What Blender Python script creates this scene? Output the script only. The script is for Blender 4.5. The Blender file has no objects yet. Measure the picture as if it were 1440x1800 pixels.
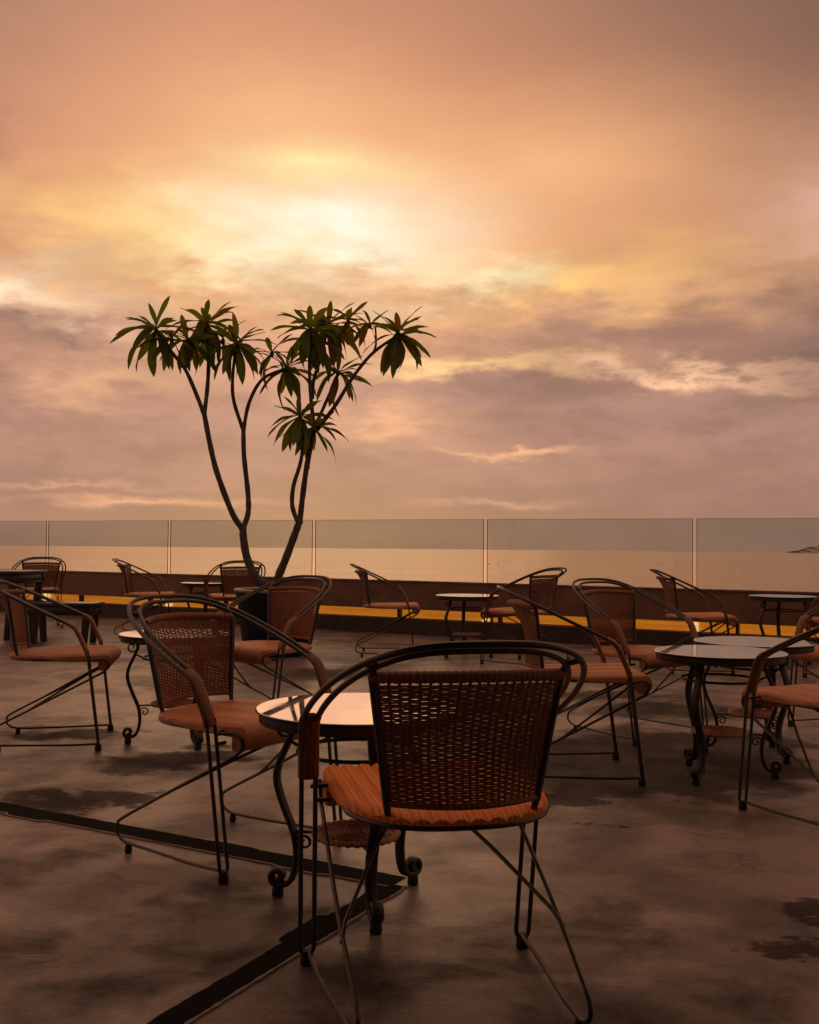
import bpy, math, random
from mathutils import Vector, Matrix
R = math.radians
PI = math.pi
random.seed(7)
scene = bpy.context.scene
C = scene.collection

# ------------------------------------------------------------------ camera
EYE = 1.07
cam_d = bpy.data.cameras.new('camera')
cam = bpy.data.objects.new('camera', cam_d)
C.objects.link(cam)
cam_d.sensor_fit = 'HORIZONTAL'
cam_d.sensor_width = 36.0
cam_d.lens = 45.96
cam_d.clip_start = 0.05
cam_d.clip_end = 60000
cam.matrix_world = (Matrix.Translation((0, 0, EYE)) @ Matrix.Rotation(R(90 + 1.72), 4, 'X')
                    @ Matrix.Rotation(R(0.51), 4, 'Z'))
scene.camera = cam

# ------------------------------------------------------------------ exposure
scene.view_settings.view_transform = 'Standard'
scene.view_settings.look = 'None'
scene.view_settings.gamma = 1.0
scene.view_settings.exposure = 0.0
scene.view_settings.use_curve_mapping = False
scene.render.engine = 'CYCLES'
scene.cycles.use_denoising = True
scene.cycles.max_bounces = 6
scene.cycles.diffuse_bounces = 3
scene.cycles.glossy_bounces = 4
scene.cycles.transparent_max_bounces = 16
scene.cycles.caustics_reflective = False
scene.cycles.caustics_refractive = False

def lin(r, g, b):
    f = lambda c: (c / 255 / 12.92) if c / 255 <= 0.04045 else ((c / 255 + 0.055) / 1.055) ** 2.4
    return (f(r), f(g), f(b), 1.0)

# ------------------------------------------------------------------ node helper
class NT:
    def __init__(self, tree):
        self.t = tree; self.n = tree.nodes; self.l = tree.links
    def node(self, kind, **kw):
        n = self.n.new(kind)
        for k, v in kw.items(): setattr(n, k, v)
        return n
    def put(self, sock, v):
        if isinstance(v, bpy.types.NodeSocket): self.l.new(v, sock)
        elif v is not None: sock.default_value = v
    def math(self, op, a, b=None, c=None, clamp=False):
        n = self.node('ShaderNodeMath', operation=op); n.use_clamp = clamp
        self.put(n.inputs[0], a)
        if b is not None: self.put(n.inputs[1], b)
        if c is not None: self.put(n.inputs[2], c)
        return n.outputs[0]
    def mix(self, f, a, b, mode='MIX'):
        n = self.node('ShaderNodeMix', data_type='RGBA', blend_type=mode)
        self.put(n.inputs[0], f); self.put(n.inputs[6], a); self.put(n.inputs[7], b)
        return n.outputs[2]
    def noise(self, vec, scale=1.0, detail=6.0, rough=0.55, dist=0.0):
        n = self.node('ShaderNodeTexNoise')
        self.put(n.inputs['Vector'], vec)
        n.inputs['Scale'].default_value = scale; n.inputs['Detail'].default_value = detail
        n.inputs['Roughness'].default_value = rough; n.inputs['Distortion'].default_value = dist
        return n.outputs['Fac']
    def comb(self, x, y, z=0.0):
        n = self.node('ShaderNodeCombineXYZ')
        self.put(n.inputs[0], x); self.put(n.inputs[1], y); self.put(n.inputs[2], z)
        return n.outputs[0]
    def ramp(self, f, stops, interp='LINEAR'):
        n = self.node('ShaderNodeValToRGB'); n.color_ramp.interpolation = interp
        e = n.color_ramp.elements
        while len(e) < len(stops): e.new(0.5)
        for i, (p, c) in enumerate(stops):
            e[i].position = p; e[i].color = c if len(c) == 4 else (*c, 1)
        self.put(n.inputs[0], f)
        return n.outputs[0]
    def smooth(self, v, a, b, lo=0.0, hi=1.0):
        n = self.node('ShaderNodeMapRange', interpolation_type='SMOOTHSTEP')
        self.put(n.inputs[0], v)
        for i, x in enumerate((a, b, lo, hi)): n.inputs[i + 1].default_value = x
        return n.outputs[0]
    def gauss(self, u, v, u0, v0, su, sv, amp=1.0):
        a = self.math('MULTIPLY_ADD', u, 1 / su, -u0 / su)
        b = self.math('MULTIPLY_ADD', v, 1 / sv, -v0 / sv)
        r2 = self.math('MULTIPLY_ADD', a, a, self.math('MULTIPLY', b, b))
        return self.math('MULTIPLY', self.math('EXPONENT', self.math('MULTIPLY', r2, -1.0)), amp)

# ------------------------------------------------------------------ world: cloudy sunset sky
SUN_AZ, SUN_EL = R(-5.5), R(7.0)      # az measured from +Y towards +X
world = bpy.data.worlds.new('World'); scene.world = world; world.use_nodes = True
world.cycles.sampling_method = 'MANUAL'; world.cycles.sample_map_resolution = 256
w = NT(world.node_tree); w.n.clear()
tc = w.node('ShaderNodeTexCoord')
sep = w.node('ShaderNodeSeparateXYZ'); w.l.new(tc.outputs['Generated'], sep.inputs[0])
X, Y, Z = sep.outputs
AZ = w.math('ARCTAN2', X, Y)
EL = w.math('ARCSINE', w.math('MINIMUM', w.math('MAXIMUM', Z, -1.0), 1.0))
U = w.math('MULTIPLY', AZ, 18.38)
V = w.math('MULTIPLY', EL, 18.38)
# cloud noise in a seam-free frame: gnomonic-like stretch of the direction vector
def skycoord(sx, sz, off):
    return w.comb(w.math('MULTIPLY_ADD', X, sx, off), w.math('MULTIPLY_ADD', Y, sx, off * 0.7), w.math('MULTIPLY', Z, sz))
n_big = w.noise(skycoord(4.0, 14.0, 3.1), 1.0, 3, 0.55)
n_big2 = w.noise(skycoord(4.5, 16.0, 11.7), 1.0, 3, 0.55)
n_fine = w.noise(skycoord(11.0, 32.0, 5.3), 1.0, 6, 0.60)
n_fine2 = w.noise(skycoord(15.0, 40.0, 8.9), 1.0, 6, 0.62)
# calm at the top, more torn lower down
tear = w.math('MULTIPLY', w.smooth(V, 7.2, 4.8, 0.22, 1.0), w.smooth(V, 0.2, 2.2, 0.3, 1.0))
U1 = w.math('ADD', U, w.math('MULTIPLY', w.math('ADD', w.math('MULTIPLY', w.math('SUBTRACT', n_big, 0.5), 3.2),
            w.math('MULTIPLY', w.math('SUBTRACT', n_fine, 0.5), 2.4)), tear))
V1 = w.math('ADD', V, w.math('MULTIPLY', w.math('ADD', w.math('MULTIPLY', w.math('SUBTRACT', n_big2, 0.5), 1.5),
            w.math('MULTIPLY', w.math('SUBTRACT', n_fine2, 0.5), 1.5)), tear))
base = w.ramp(w.math('MULTIPLY', V, 1 / 29.0), [
    (0.0, lin(152, 113, 100)), (0.035, lin(157, 117, 103)), (0.09, lin(166, 122, 106)), (0.14, lin(184, 134, 110)),
    (0.20, lin(205, 148, 114)), (0.27, lin(200, 142, 110)), (0.36, lin(204, 145, 112)), (0.6, lin(200, 144, 114)), (1.0, lin(192, 142, 116))])
col = base
UV1 = w.comb(U1, V1, 1.0)
def blob(u0, v0, su, sv, c, amp):
    # soft round patch of cloud colour; the third component rounds the peak to `amp`
    global col
    a = w.node('ShaderNodeVectorMath', operation='MULTIPLY_ADD'); w.l.new(UV1, a.inputs[0])
    k = 1 / 2.25
    a.inputs[1].default_value = (k / su, k / sv, 0.0)
    a.inputs[2].default_value = (-u0 * k / su, -v0 * k / sv, max(1 - math.sqrt(min(amp, 1.0)), 0.03))
    d = w.node('ShaderNodeTexGradient', gradient_type='QUADRATIC_SPHERE'); w.l.new(a.outputs[0], d.inputs[0])
    col = w.mix(d.outputs['Fac'], col, lin(*c))
blob(-0.6, 6.2, 6.4, 2.7, (250, 166, 117), 0.97)
blob(-1.2, 9.0, 4.2, 1.7, (202, 141, 108), 0.75)
blob(8.4, 8.8, 5.8, 3.8, (92, 71, 64), 1.0)
blob(5.6, 10.4, 4.0, 2.0, (122, 93, 80), 0.85)
blob(-8.4, 9.6, 3.0, 2.5, (136, 107, 94), 0.9)
blob(-7.6, 6.3, 0.7, 0.8, (160, 118, 96), 0.75)
blob(7.7, 5.2, 1.7, 1.0, (220, 174, 150), 0.8)
blob(-2.3, 7.0, 2.2, 0.9, (246, 192, 136), 0.65)
blob(2.6, 6.4, 2.4, 0.9, (247, 186, 130), 0.7)
blob(3.0, 4.45, 2.3, 0.62, (255, 200, 118), 0.95)
blob(-3.9, 5.0, 1.8, 0.85, (253, 208, 108), 0.97)
blob(-6.0, 5.2, 1.6, 0.5, (248, 192, 124), 0.75)
blob(-6.4, 4.05, 1.6, 0.46, (252, 226, 188), 0.95)
blob(-1.5, 5.2, 2.6, 0.95, (255, 222, 160), 0.97)
blob(-1.4, 5.3, 2.0, 0.72, (255, 250, 230), 1.0)
blob(-1.7, 6.4, 1.5, 0.28, (255, 232, 164), 0.95)
blob(-2.2, 4.75, 1.6, 0.36, (255, 232, 190), 0.95)
blob(1.5, 4.62, 1.1, 0.28, (254, 230, 182), 0.95)
# torn lower clouds
blob(-1.0, 2.3, 14.0, 1.05, (168, 123, 108), 0.85)
blob(-4.6, 3.2, 3.0, 0.62, (214, 156, 124), 0.6)
blob(-0.8, 4.62, 1.3, 0.22, (214, 160, 118), 0.85)
blob(-4.2, 4.35, 1.6, 0.26, (216, 154, 112), 0.8)
blob(0.6, 4.2, 1.9, 0.2, (214, 158, 116), 0.7)
blob(3.8, 3.60, 2.3, 0.42, (166, 122, 106), 0.9)
blob(7.1, 3.25, 1.8, 0.68, (118, 92, 84), 1.0)
blob(-6.3, 3.40, 1.0, 0.22, (146, 108, 96), 0.9)
blob(1.6, 2.62, 3.0, 0.44, (158, 116, 104), 0.9)
blob(6.0, 2.2, 3.2, 0.5, (152, 114, 103), 0.85)
blob(-4.6, 2.2, 2.4, 0.4, (170, 125, 108), 0.85)
blob(5.6, 4.5, 1.1, 0.14, (204, 148, 116), 0.85)
blob(1.2, 3.16, 1.6, 0.18, (255, 206, 134), 0.95)
blob(4.4, 3.02, 2.2, 0.14, (240, 188, 146), 0.95)
blob(-0.1, 2.15, 1.1, 0.32, (234, 172, 128), 0.95)
blob(1.9, 1.65, 0.7, 0.08, (242, 178, 134), 1.0)
blob(-5.4, 2.75, 1.2, 0.24, (226, 168, 128), 0.7)
blob(-6.0, 0.95, 1.6, 0.05, (206, 150, 122), 0.8)
blob(-4.6, 0.70, 1.7, 0.07, (228, 166, 130), 0.95)
blob(1.5, 0.68, 1.1, 0.07, (208, 154, 128), 0.9)
# fine cloud texture over all of it
low = w.smooth(V, 5.6, 3.6)
tex = w.math('MULTIPLY_ADD', w.smooth(n_fine, 0.36, 0.66, -0.15, 0.15), w.math('MULTIPLY', tear, w.smooth(V, 5.4, 4.2, 0.35, 1.0)), 1.0)
tex = w.math('MULTIPLY_ADD', w.smooth(n_big2, 0.36, 0.64, -0.06, 0.08), low, tex)
col = w.mix(1.0, col, w.comb(tex, tex, tex), 'MULTIPLY')
# the sky away from the sun is a dim dusk sky
sx, sy = math.sin(SUN_AZ), math.cos(SUN_AZ)
away = w.math('MULTIPLY_ADD', X, sx, w.math('MULTIPLY', Y, sy))
col = w.mix(w.smooth(away, 0.05, -0.95), col, lin(118, 98, 92))
sky = w.node('ShaderNodeTexSky', sky_type='NISHITA')
sky.sun_disc = False
sky.sun_elevation = SUN_EL
sky.sun_rotation = SUN_AZ
clear = w.mix(1.0, sky.outputs[0], (0.05, 0.05, 0.05, 1), 'MULTIPLY')
col = w.mix(0.05, col, clear)          # a little clear sky behind the cloud deck
bg = w.node('ShaderNodeBackground'); w.put(bg.inputs[0], col); bg.inputs[1].default_value = 1.1
wo = w.node('ShaderNodeOutputWorld'); w.l.new(bg.outputs[0], wo.inputs[0])

sun_d = bpy.data.lights.new('sun', 'SUN')
sun_d.energy = 0.09; sun_d.angle = R(27); sun_d.color = (1.0, 0.52, 0.28)
sun = bpy.data.objects.new('sun', sun_d); C.objects.link(sun)
sd = Vector((math.sin(SUN_AZ) * math.cos(SUN_EL), math.cos(SUN_AZ) * math.cos(SUN_EL), math.sin(SUN_EL)))
sun.rotation_euler = sd.to_track_quat('Z', 'Y').to_euler()

# ------------------------------------------------------------------ pixel geometry used to place things
F_, PT_, RL_ = 1838.5, R(1.72), R(0.51)
def at(px, py, z=None, depth=None):
    a, b = px - 720, py - 900
    x = math.cos(RL_) * a + math.sin(RL_) * b; y = -math.sin(RL_) * a + math.cos(RL_) * b
    d = Vector((x / F_, math.cos(PT_) + math.sin(PT_) * y / F_, math.sin(PT_) - math.cos(PT_) * y / F_))
    t = (z - EYE) / d.z if z is not None else depth / d.y
    return Vector((0, 0, EYE)) + d * t

# ------------------------------------------------------------------ materials
MATS = {}
def mat(name, base=(0.5, 0.5, 0.5), rough=0.5, metal=0.0, spec=0.5):
    m = bpy.data.materials.new(name); m.use_nodes = True
    n = NT(m.node_tree); b = m.node_tree.nodes['Principled BSDF']
    b.inputs['Base Color'].default_value = (*base, 1); b.inputs['Roughness'].default_value = rough
    b.inputs['Metallic'].default_value = metal; b.inputs['Specular IOR Level'].default_value = spec
    MATS[name] = m
    return m, n, b
def objco(n): return n.node('ShaderNodeTexCoord').outputs['Object']
def bump(n, b, h, strength, dist=0.01):
    k = n.node('ShaderNodeBump'); k.inputs['Strength'].default_value = strength; k.inputs['Distance'].default_value = dist
    n.put(k.inputs['Height'], h); n.l.new(k.outputs[0], b.inputs['Normal'])

# painted tube metal
m, n, b = mat('black_metal', (0.02, 0.018, 0.016), 0.34, 0.0, 0.6)
f = n.noise(objco(n), 60, 4)
n.put(b.inputs['Base Color'], n.ramp(f, [(0.35, (0.014, 0.013, 0.012)), (0.75, (0.04, 0.032, 0.026))]))
n.put(b.inputs['Roughness'], n.math('MULTIPLY_ADD', f, 0.3, 0.22))
# table iron
m, n, b = mat('cast_iron', (0.02, 0.018, 0.016), 0.5)
f = n.noise(objco(n), 45, 5)
n.put(b.inputs['Base Color'], n.ramp(f, [(0.35, (0.016, 0.015, 0.013)), (0.8, (0.05, 0.04, 0.032))]))
bump(n, b, f, 0.25, 0.004)
m, n, b = mat('rubber', (0.012, 0.012, 0.012), 0.7)
def wicker(name, c0, c1, c2, rough=0.45, sx=1.0, bs=0.35):
    m, n, b = mat(name, c1, rough, 0.0, 0.3)
    co = objco(n)
    mp = n.node('ShaderNodeMapping'); n.l.new(co, mp.inputs[0]); mp.inputs['Scale'].default_value = (260, 30, 260)
    f = n.noise(mp.outputs[0], 1.0, 3)
    g = n.noise(co, 7, 5)
    k = n.math('ADD', n.math('MULTIPLY', f, 0.5), n.math('MULTIPLY', g, 0.5))
    wc = n.ramp(k, [(0.3, c0), (0.5, c1), (0.7, c2)])
    wv = n.node('ShaderNodeTexWave', wave_type='BANDS', bands_direction='Y')
    n.l.new(co, wv.inputs['Vector']); wv.inputs['Scale'].default_value = 55 * sx; wv.inputs['Distortion'].default_value = 0.6
    wx = n.node('ShaderNodeTexWave', wave_type='BANDS', bands_direction='X')
    n.l.new(co, wx.inputs['Vector']); wx.inputs['Scale'].default_value = 24 * sx; wx.inputs['Distortion'].default_value = 0.5
    oi = n.node('ShaderNodeObjectInfo')
    tone = n.math('MULTIPLY', n.math('MULTIPLY_ADD', oi.outputs['Random'], 0.30, 0.85), n.math('MULTIPLY_ADD', n.math('MULTIPLY', n.math('MULTIPLY_ADD', wv.outputs['Fac'], 0.5, 0.5), wx.outputs['Fac']), 0.55, 0.70))
    n.put(b.inputs['Base Color'], n.mix(1.0, wc, n.comb(tone, tone, tone), 'MULTIPLY'))
    h = n.math('ADD', n.math('MULTIPLY', wv.outputs['Fac'], wx.outputs['Fac']), n.math('MULTIPLY', f, 0.4))
    bump(n, b, h, bs, 0.003)
    return m
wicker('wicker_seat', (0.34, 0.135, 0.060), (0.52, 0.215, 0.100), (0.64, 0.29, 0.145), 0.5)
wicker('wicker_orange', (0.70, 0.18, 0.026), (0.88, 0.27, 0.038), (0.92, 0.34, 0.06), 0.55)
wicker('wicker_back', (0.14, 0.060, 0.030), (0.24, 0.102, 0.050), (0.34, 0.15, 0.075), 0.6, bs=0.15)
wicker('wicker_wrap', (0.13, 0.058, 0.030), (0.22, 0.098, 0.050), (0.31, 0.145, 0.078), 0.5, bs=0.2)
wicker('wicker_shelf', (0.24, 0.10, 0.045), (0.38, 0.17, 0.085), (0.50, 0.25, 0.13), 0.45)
# table glass: dark backed plate glass that mirrors the sky
m, n, b = mat('table_glass', (0.72, 0.70, 0.66), 0.035, 0.82, 0.8)
f = n.noise(objco(n), 9, 6)
n.put(b.inputs['Roughness'], n.smooth(f, 0.45, 0.75, 0.02, 0.10))
m, n, b = mat('glass_edge', (0.012, 0.06, 0.040), 0.15)
# balustrade glass: thin tinted pane
m = bpy.data.materials.new('pane_glass'); m.use_nodes = True; MATS['pane_glass'] = m
n = NT(m.node_tree); n.n.clear()
tr = n.node('ShaderNodeBsdfTransparent'); tr.inputs[0].default_value = (0.815, 0.860, 0.850, 1)
gl = n.node('ShaderNodeBsdfGlossy'); gl.inputs['Roughness'].default_value = 0.02
fr = n.node('ShaderNodeFresnel'); 
gg = n.node('ShaderNodeNewGeometry'); n.l.new(n.math('MULTIPLY_ADD', gg.outputs['Backfacing'], 1 / 1.45 - 1.45, 1.45), fr.inputs[0])   # same Fresnel on leaving the thin pane
mx = n.node('ShaderNodeMixShader'); n.l.new(fr.outputs[0], mx.inputs[0]); n.l.new(tr.outputs[0], mx.inputs[1]); n.l.new(gl.outputs[0], mx.inputs[2])
o_ = n.node('ShaderNodeOutputMaterial'); n.l.new(mx.outputs[0], o_.inputs[0])
m, n, b = mat('pane_edge', (0.12, 0.13, 0.12), 0.2)
# parapet
m, n, b = mat('parapet_paint', (0.035, 0.018, 0.011), 0.5)
f = n.noise(objco(n), 5, 7)
n.put(b.inputs['Base Color'], n.ramp(f, [(0.3, (0.13, 0.062, 0.036)), (0.75, (0.22, 0.110, 0.064))]))
bump(n, b, f, 0.15, 0.01)
m, n, b = mat('plinth_paint', (0.014, 0.010, 0.008), 0.6)
f = n.noise(objco(n), 7, 6)
n.put(b.inputs['Base Color'], n.ramp(f, [(0.3, (0.030, 0.017, 0.012)), (0.75, (0.055, 0.034, 0.024))]))
m, n, b = mat('light_diffuser', (0.5, 0.3, 0.05), 0.5)
mp = n.node('ShaderNodeMapping'); n.l.new(objco(n), mp.inputs[0]); mp.inputs['Scale'].default_value = (1.2, 1.2, 40)
f = n.noise(mp.outputs[0], 1.0, 4)
n.put(b.inputs['Emission Color'], n.ramp(f, [(0.3, lin(236, 114, 16)), (0.7, lin(252, 152, 44))]))
b.inputs['Emission Strength'].default_value = 0.66
m, n, b = mat('light_fitting', (0.8, 0.6, 0.3), 0.5)
b.inputs['Emission Color'].default_value = lin(255, 214, 140); b.inputs['Emission Strength'].default_value = 0.85
# planter / soil / bark / leaf / dark wood
m, n, b = mat('planter_glaze', (0.004, 0.008, 0.009), 0.55, 0.0, 0.2)
m, n, b = mat('soil', (0.05, 0.035, 0.025), 0.95); f = n.noise(objco(n), 40, 6)
n.put(b.inputs['Base Color'], n.ramp(f, [(0.3, (0.03, 0.02, 0.015)), (0.7, (0.12, 0.09, 0.07))])); bump(n, b, f, 0.8, 0.02)
m, n, b = mat('planter_rim', (0.28, 0.22, 0.18), 0.4)
m, n, b = mat('bark', (0.09, 0.065, 0.05), 0.85)
mp = n.node('ShaderNodeMapping'); n.l.new(objco(n), mp.inputs[0]); mp.inputs['Scale'].default_value = (30, 30, 14)
f = n.noise(mp.outputs[0], 1.0, 6)
n.put(b.inputs['Base Color'], n.ramp(f, [(0.3, (0.045, 0.032, 0.026)), (0.7, (0.14, 0.105, 0.08))])); bump(n, b, f, 0.6, 0.01)
for nm, c0, c1 in (('leaf_green', (0.085, 0.105, 0.014), (0.15, 0.165, 0.028)), ('leaf_russet', (0.14, 0.070, 0.016), (0.20, 0.075, 0.020))):
    m, n, b = mat(nm, c0, 0.42)
    oi = n.node('ShaderNodeObjectInfo')
    cc = n.mix(oi.outputs['Random'], (*c0, 1), (*c1, 1))
    n.put(b.inputs['Base Color'], cc)
    tl = n.node('ShaderNodeBsdfTranslucent'); n.put(tl.inputs[0], n.mix(1.0, cc, (1.5, 1.7, 0.6, 1), 'MULTIPLY'))
    mx = n.node('ShaderNodeMixShader'); mx.inputs[0].default_value = 0.6
    out = m.node_tree.nodes['Material Output']
    n.l.new(b.outputs[0], mx.inputs[1]); n.l.new(tl.outputs[0], mx.inputs[2]); n.l.new(mx.outputs[0], out.inputs[0])
m, n, b = mat('dark_wood', (0.018, 0.013, 0.010), 0.22)
m, n, b = mat('boat_paint', (0.14, 0.11, 0.09), 0.6)
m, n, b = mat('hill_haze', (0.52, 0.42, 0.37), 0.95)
# sea
m, n, b = mat('sea_water', (0.97, 0.72, 0.52), 0.22, 0.8, 1.0)
g = n.node('ShaderNodeNewGeometry')
mp = n.node('ShaderNodeMapping'); n.l.new(g.outputs['Position'], mp.inputs[0]); mp.inputs['Scale'].default_value = (0.010, 0.03, 0.01)
wn = n.node('ShaderNodeTexNoise'); n.l.new(mp.outputs[0], wn.inputs['Vector']); wn.inputs['Scale'].default_value = 1.0; wn.inputs['Detail'].default_value = 3
sub = n.node('ShaderNodeVectorMath', operation='MULTIPLY_ADD'); n.l.new(wn.outputs['Color'], sub.inputs[0])
sub.inputs[1].default_value = (0.75, 0.75, 0.0); sub.inputs[2].default_value = (-0.375, -0.375, 1.0)      # wave slopes
nrm = n.node('ShaderNodeVectorMath', operation='NORMALIZE'); n.l.new(sub.outputs[0], nrm.inputs[0]); n.l.new(nrm.outputs[0], b.inputs['Normal'])
mp2 = n.node('ShaderNodeMapping'); n.l.new(g.outputs['Position'], mp2.inputs[0]); mp2.inputs['Scale'].default_value = (0.0006, 0.0025, 0.001)
f2 = n.noise(mp2.outputs[0], 1.0, 4)
n.put(b.inputs['Roughness'], n.math('MULTIPLY_ADD', f2, 0.15, 0.22))
# concrete floor
m, n, b = mat('concrete', (0.25, 0.21, 0.18), 0.5)
g = n.node('ShaderNodeNewGeometry'); pos = g.outputs['Position']
sp = n.node('ShaderNodeSeparateXYZ'); n.l.new(pos, sp.inputs[0])
mott = n.noise(pos, 0.9, 8, 0.6, 0.6)
mott2 = n.noise(pos, 3.3, 8, 0.62, 0.3)
mp = n.node('ShaderNodeMapping'); n.l.new(pos, mp.inputs[0]); mp.inputs['Rotation'].default_value = (0, 0, R(-24)); mp.inputs['Scale'].default_value = (9.0, 70, 1)
brush = n.noise(mp.outputs[0], 1.0, 5, 0.6)
grain = n.noise(pos, 130, 3, 0.6)
k = n.math('ADD', n.math('MULTIPLY', mott, 0.55), n.math('ADD', n.math('MULTIPLY', mott2, 0.39), n.math('MULTIPLY', brush, 0.06)))
colr = n.ramp(k, [(0.40, (0.060, 0.051, 0.049)), (0.48, (0.155, 0.129, 0.122)), (0.56, (0.29, 0.242, 0.230))])
colr = n.mix(n.math('MULTIPLY', n.smooth(grain, 0.50, 0.70), 0.45), colr, (0.05, 0.042, 0.038, 1))
grit = n.noise(pos, 42, 4, 0.7)
colr = n.mix(n.math('MULTIPLY', n.smooth(grit, 0.56, 0.70), 0.40), colr, (0.045, 0.038, 0.034, 1))
colr = n.mix(n.math('MULTIPLY', n.smooth(grit, 0.42, 0.30), 0.35), colr, (0.34, 0.29, 0.27, 1))
wx = n.math('MULTIPLY_ADD', n.math('SUBTRACT', mott2, 0.5), 0.75, sp.outputs[0])
wy = n.math('MULTIPLY_ADD', n.math('SUBTRACT', n.noise(pos, 2.1, 8, 0.65), 0.5), 1.1, sp.outputs[1])
wy = n.math('MULTIPLY_ADD', n.math('SUBTRACT', brush, 0.5), 0.12, wy)
stain_shade = None
STAINS = [(1080, 1335, .62, .34), (1250, 1345, .50, .30), (1000, 1320, .45, .28), (1180, 1375, .62, .20), (1310, 1310, .36, .26), (1150, 1300, .4, .22), (985, 1404, .30, .07), (1090, 1392, .34, .08), (1180, 1250, .55, .22), (1060, 1222, .4, .16),
          (1420, 1668, .13, .05), (1436, 1600, .14, .05), (90, 1412, .22, .09), (205, 1400, .22, .06), (250, 1345, .25, .12), (120, 1290, .35, .12),
          (350, 1330, .3, .16), (700, 1235, .6, .2), (880, 1245, .5, .16), (610, 1185, .5, .3), (1050, 1448, .06, .025)]
for px, py, rx, ry in STAINS:
    p = at(px, py, 0.0)
    s = n.gauss(wx, wy, p.x, p.y, rx, ry * 1.5)
    stain_shade = s if stain_shade is None else n.math('MAXIMUM', stain_shade, s)
stain_shade = n.smooth(stain_shade, 0.14, 0.58)
near_shade = None                                   # foreground shade painted into the floor colour as broad soft patches
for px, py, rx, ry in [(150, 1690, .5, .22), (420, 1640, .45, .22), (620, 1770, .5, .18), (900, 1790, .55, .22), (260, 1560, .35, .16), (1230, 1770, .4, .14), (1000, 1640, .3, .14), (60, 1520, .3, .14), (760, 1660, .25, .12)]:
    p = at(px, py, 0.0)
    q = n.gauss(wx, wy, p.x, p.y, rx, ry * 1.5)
    near_shade = q if near_shade is None else n.math('MAXIMUM', near_shade, q)
near_shade = n.math('MULTIPLY', n.smooth(near_shade, 0.12, 0.75), n.smooth(mott2, 0.30, 0.56, 1.0, 0.55))
stain_shade = n.math('MAXIMUM', stain_shade, n.math('MULTIPLY', near_shade, 0.80))  # floor stains joined with the painted foreground shade
colr = n.mix(n.math('MULTIPLY', stain_shade, 0.75), colr, (0.016, 0.012, 0.011, 1))
vo = n.node('ShaderNodeTexVoronoi', feature='DISTANCE_TO_EDGE'); vo.inputs['Scale'].default_value = 0.55
wv3 = n.node('ShaderNodeVectorMath', operation='ADD'); n.l.new(pos, wv3.inputs[0]); n.l.new(n.comb(n.math('MULTIPLY', mott2, 0.8), n.math('MULTIPLY', brush, 0.35), 0.0), wv3.inputs[1])
n.l.new(wv3.outputs[0], vo.inputs['Vector'])
crack = n.math('MULTIPLY', n.smooth(vo.outputs['Distance'], 0.006, 0.001), n.smooth(mott, 0.44, 0.58))
colr = n.mix(n.math('MULTIPLY', crack, 0.6), colr, (0.02, 0.016, 0.014, 1))
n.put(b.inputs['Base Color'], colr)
n.put(b.inputs['Specular IOR Level'], n.math('MULTIPLY_ADD', stain_shade, -0.32, 0.46))
n.put(b.inputs['Roughness'], n.math('ADD', n.smooth(k, 0.40, 0.56, 0.46, 0.29), n.math('MULTIPLY', stain_shade, 0.30)))
bump(n, b, n.math('ADD', n.math('MULTIPLY', brush, 0.35), n.math('ADD', n.math('MULTIPLY', grain, 0.7), mott2)), 0.35, 0.008)
m, n, b = mat('joint_sealant', (0.004, 0.004, 0.004), 0.9, 0.0, 0.1)
m, n, b = mat('slab_edge', (0.20, 0.165, 0.15), 0.7)
m, n, b = mat('saw_cut', (0.03, 0.025, 0.022), 0.9)

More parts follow.
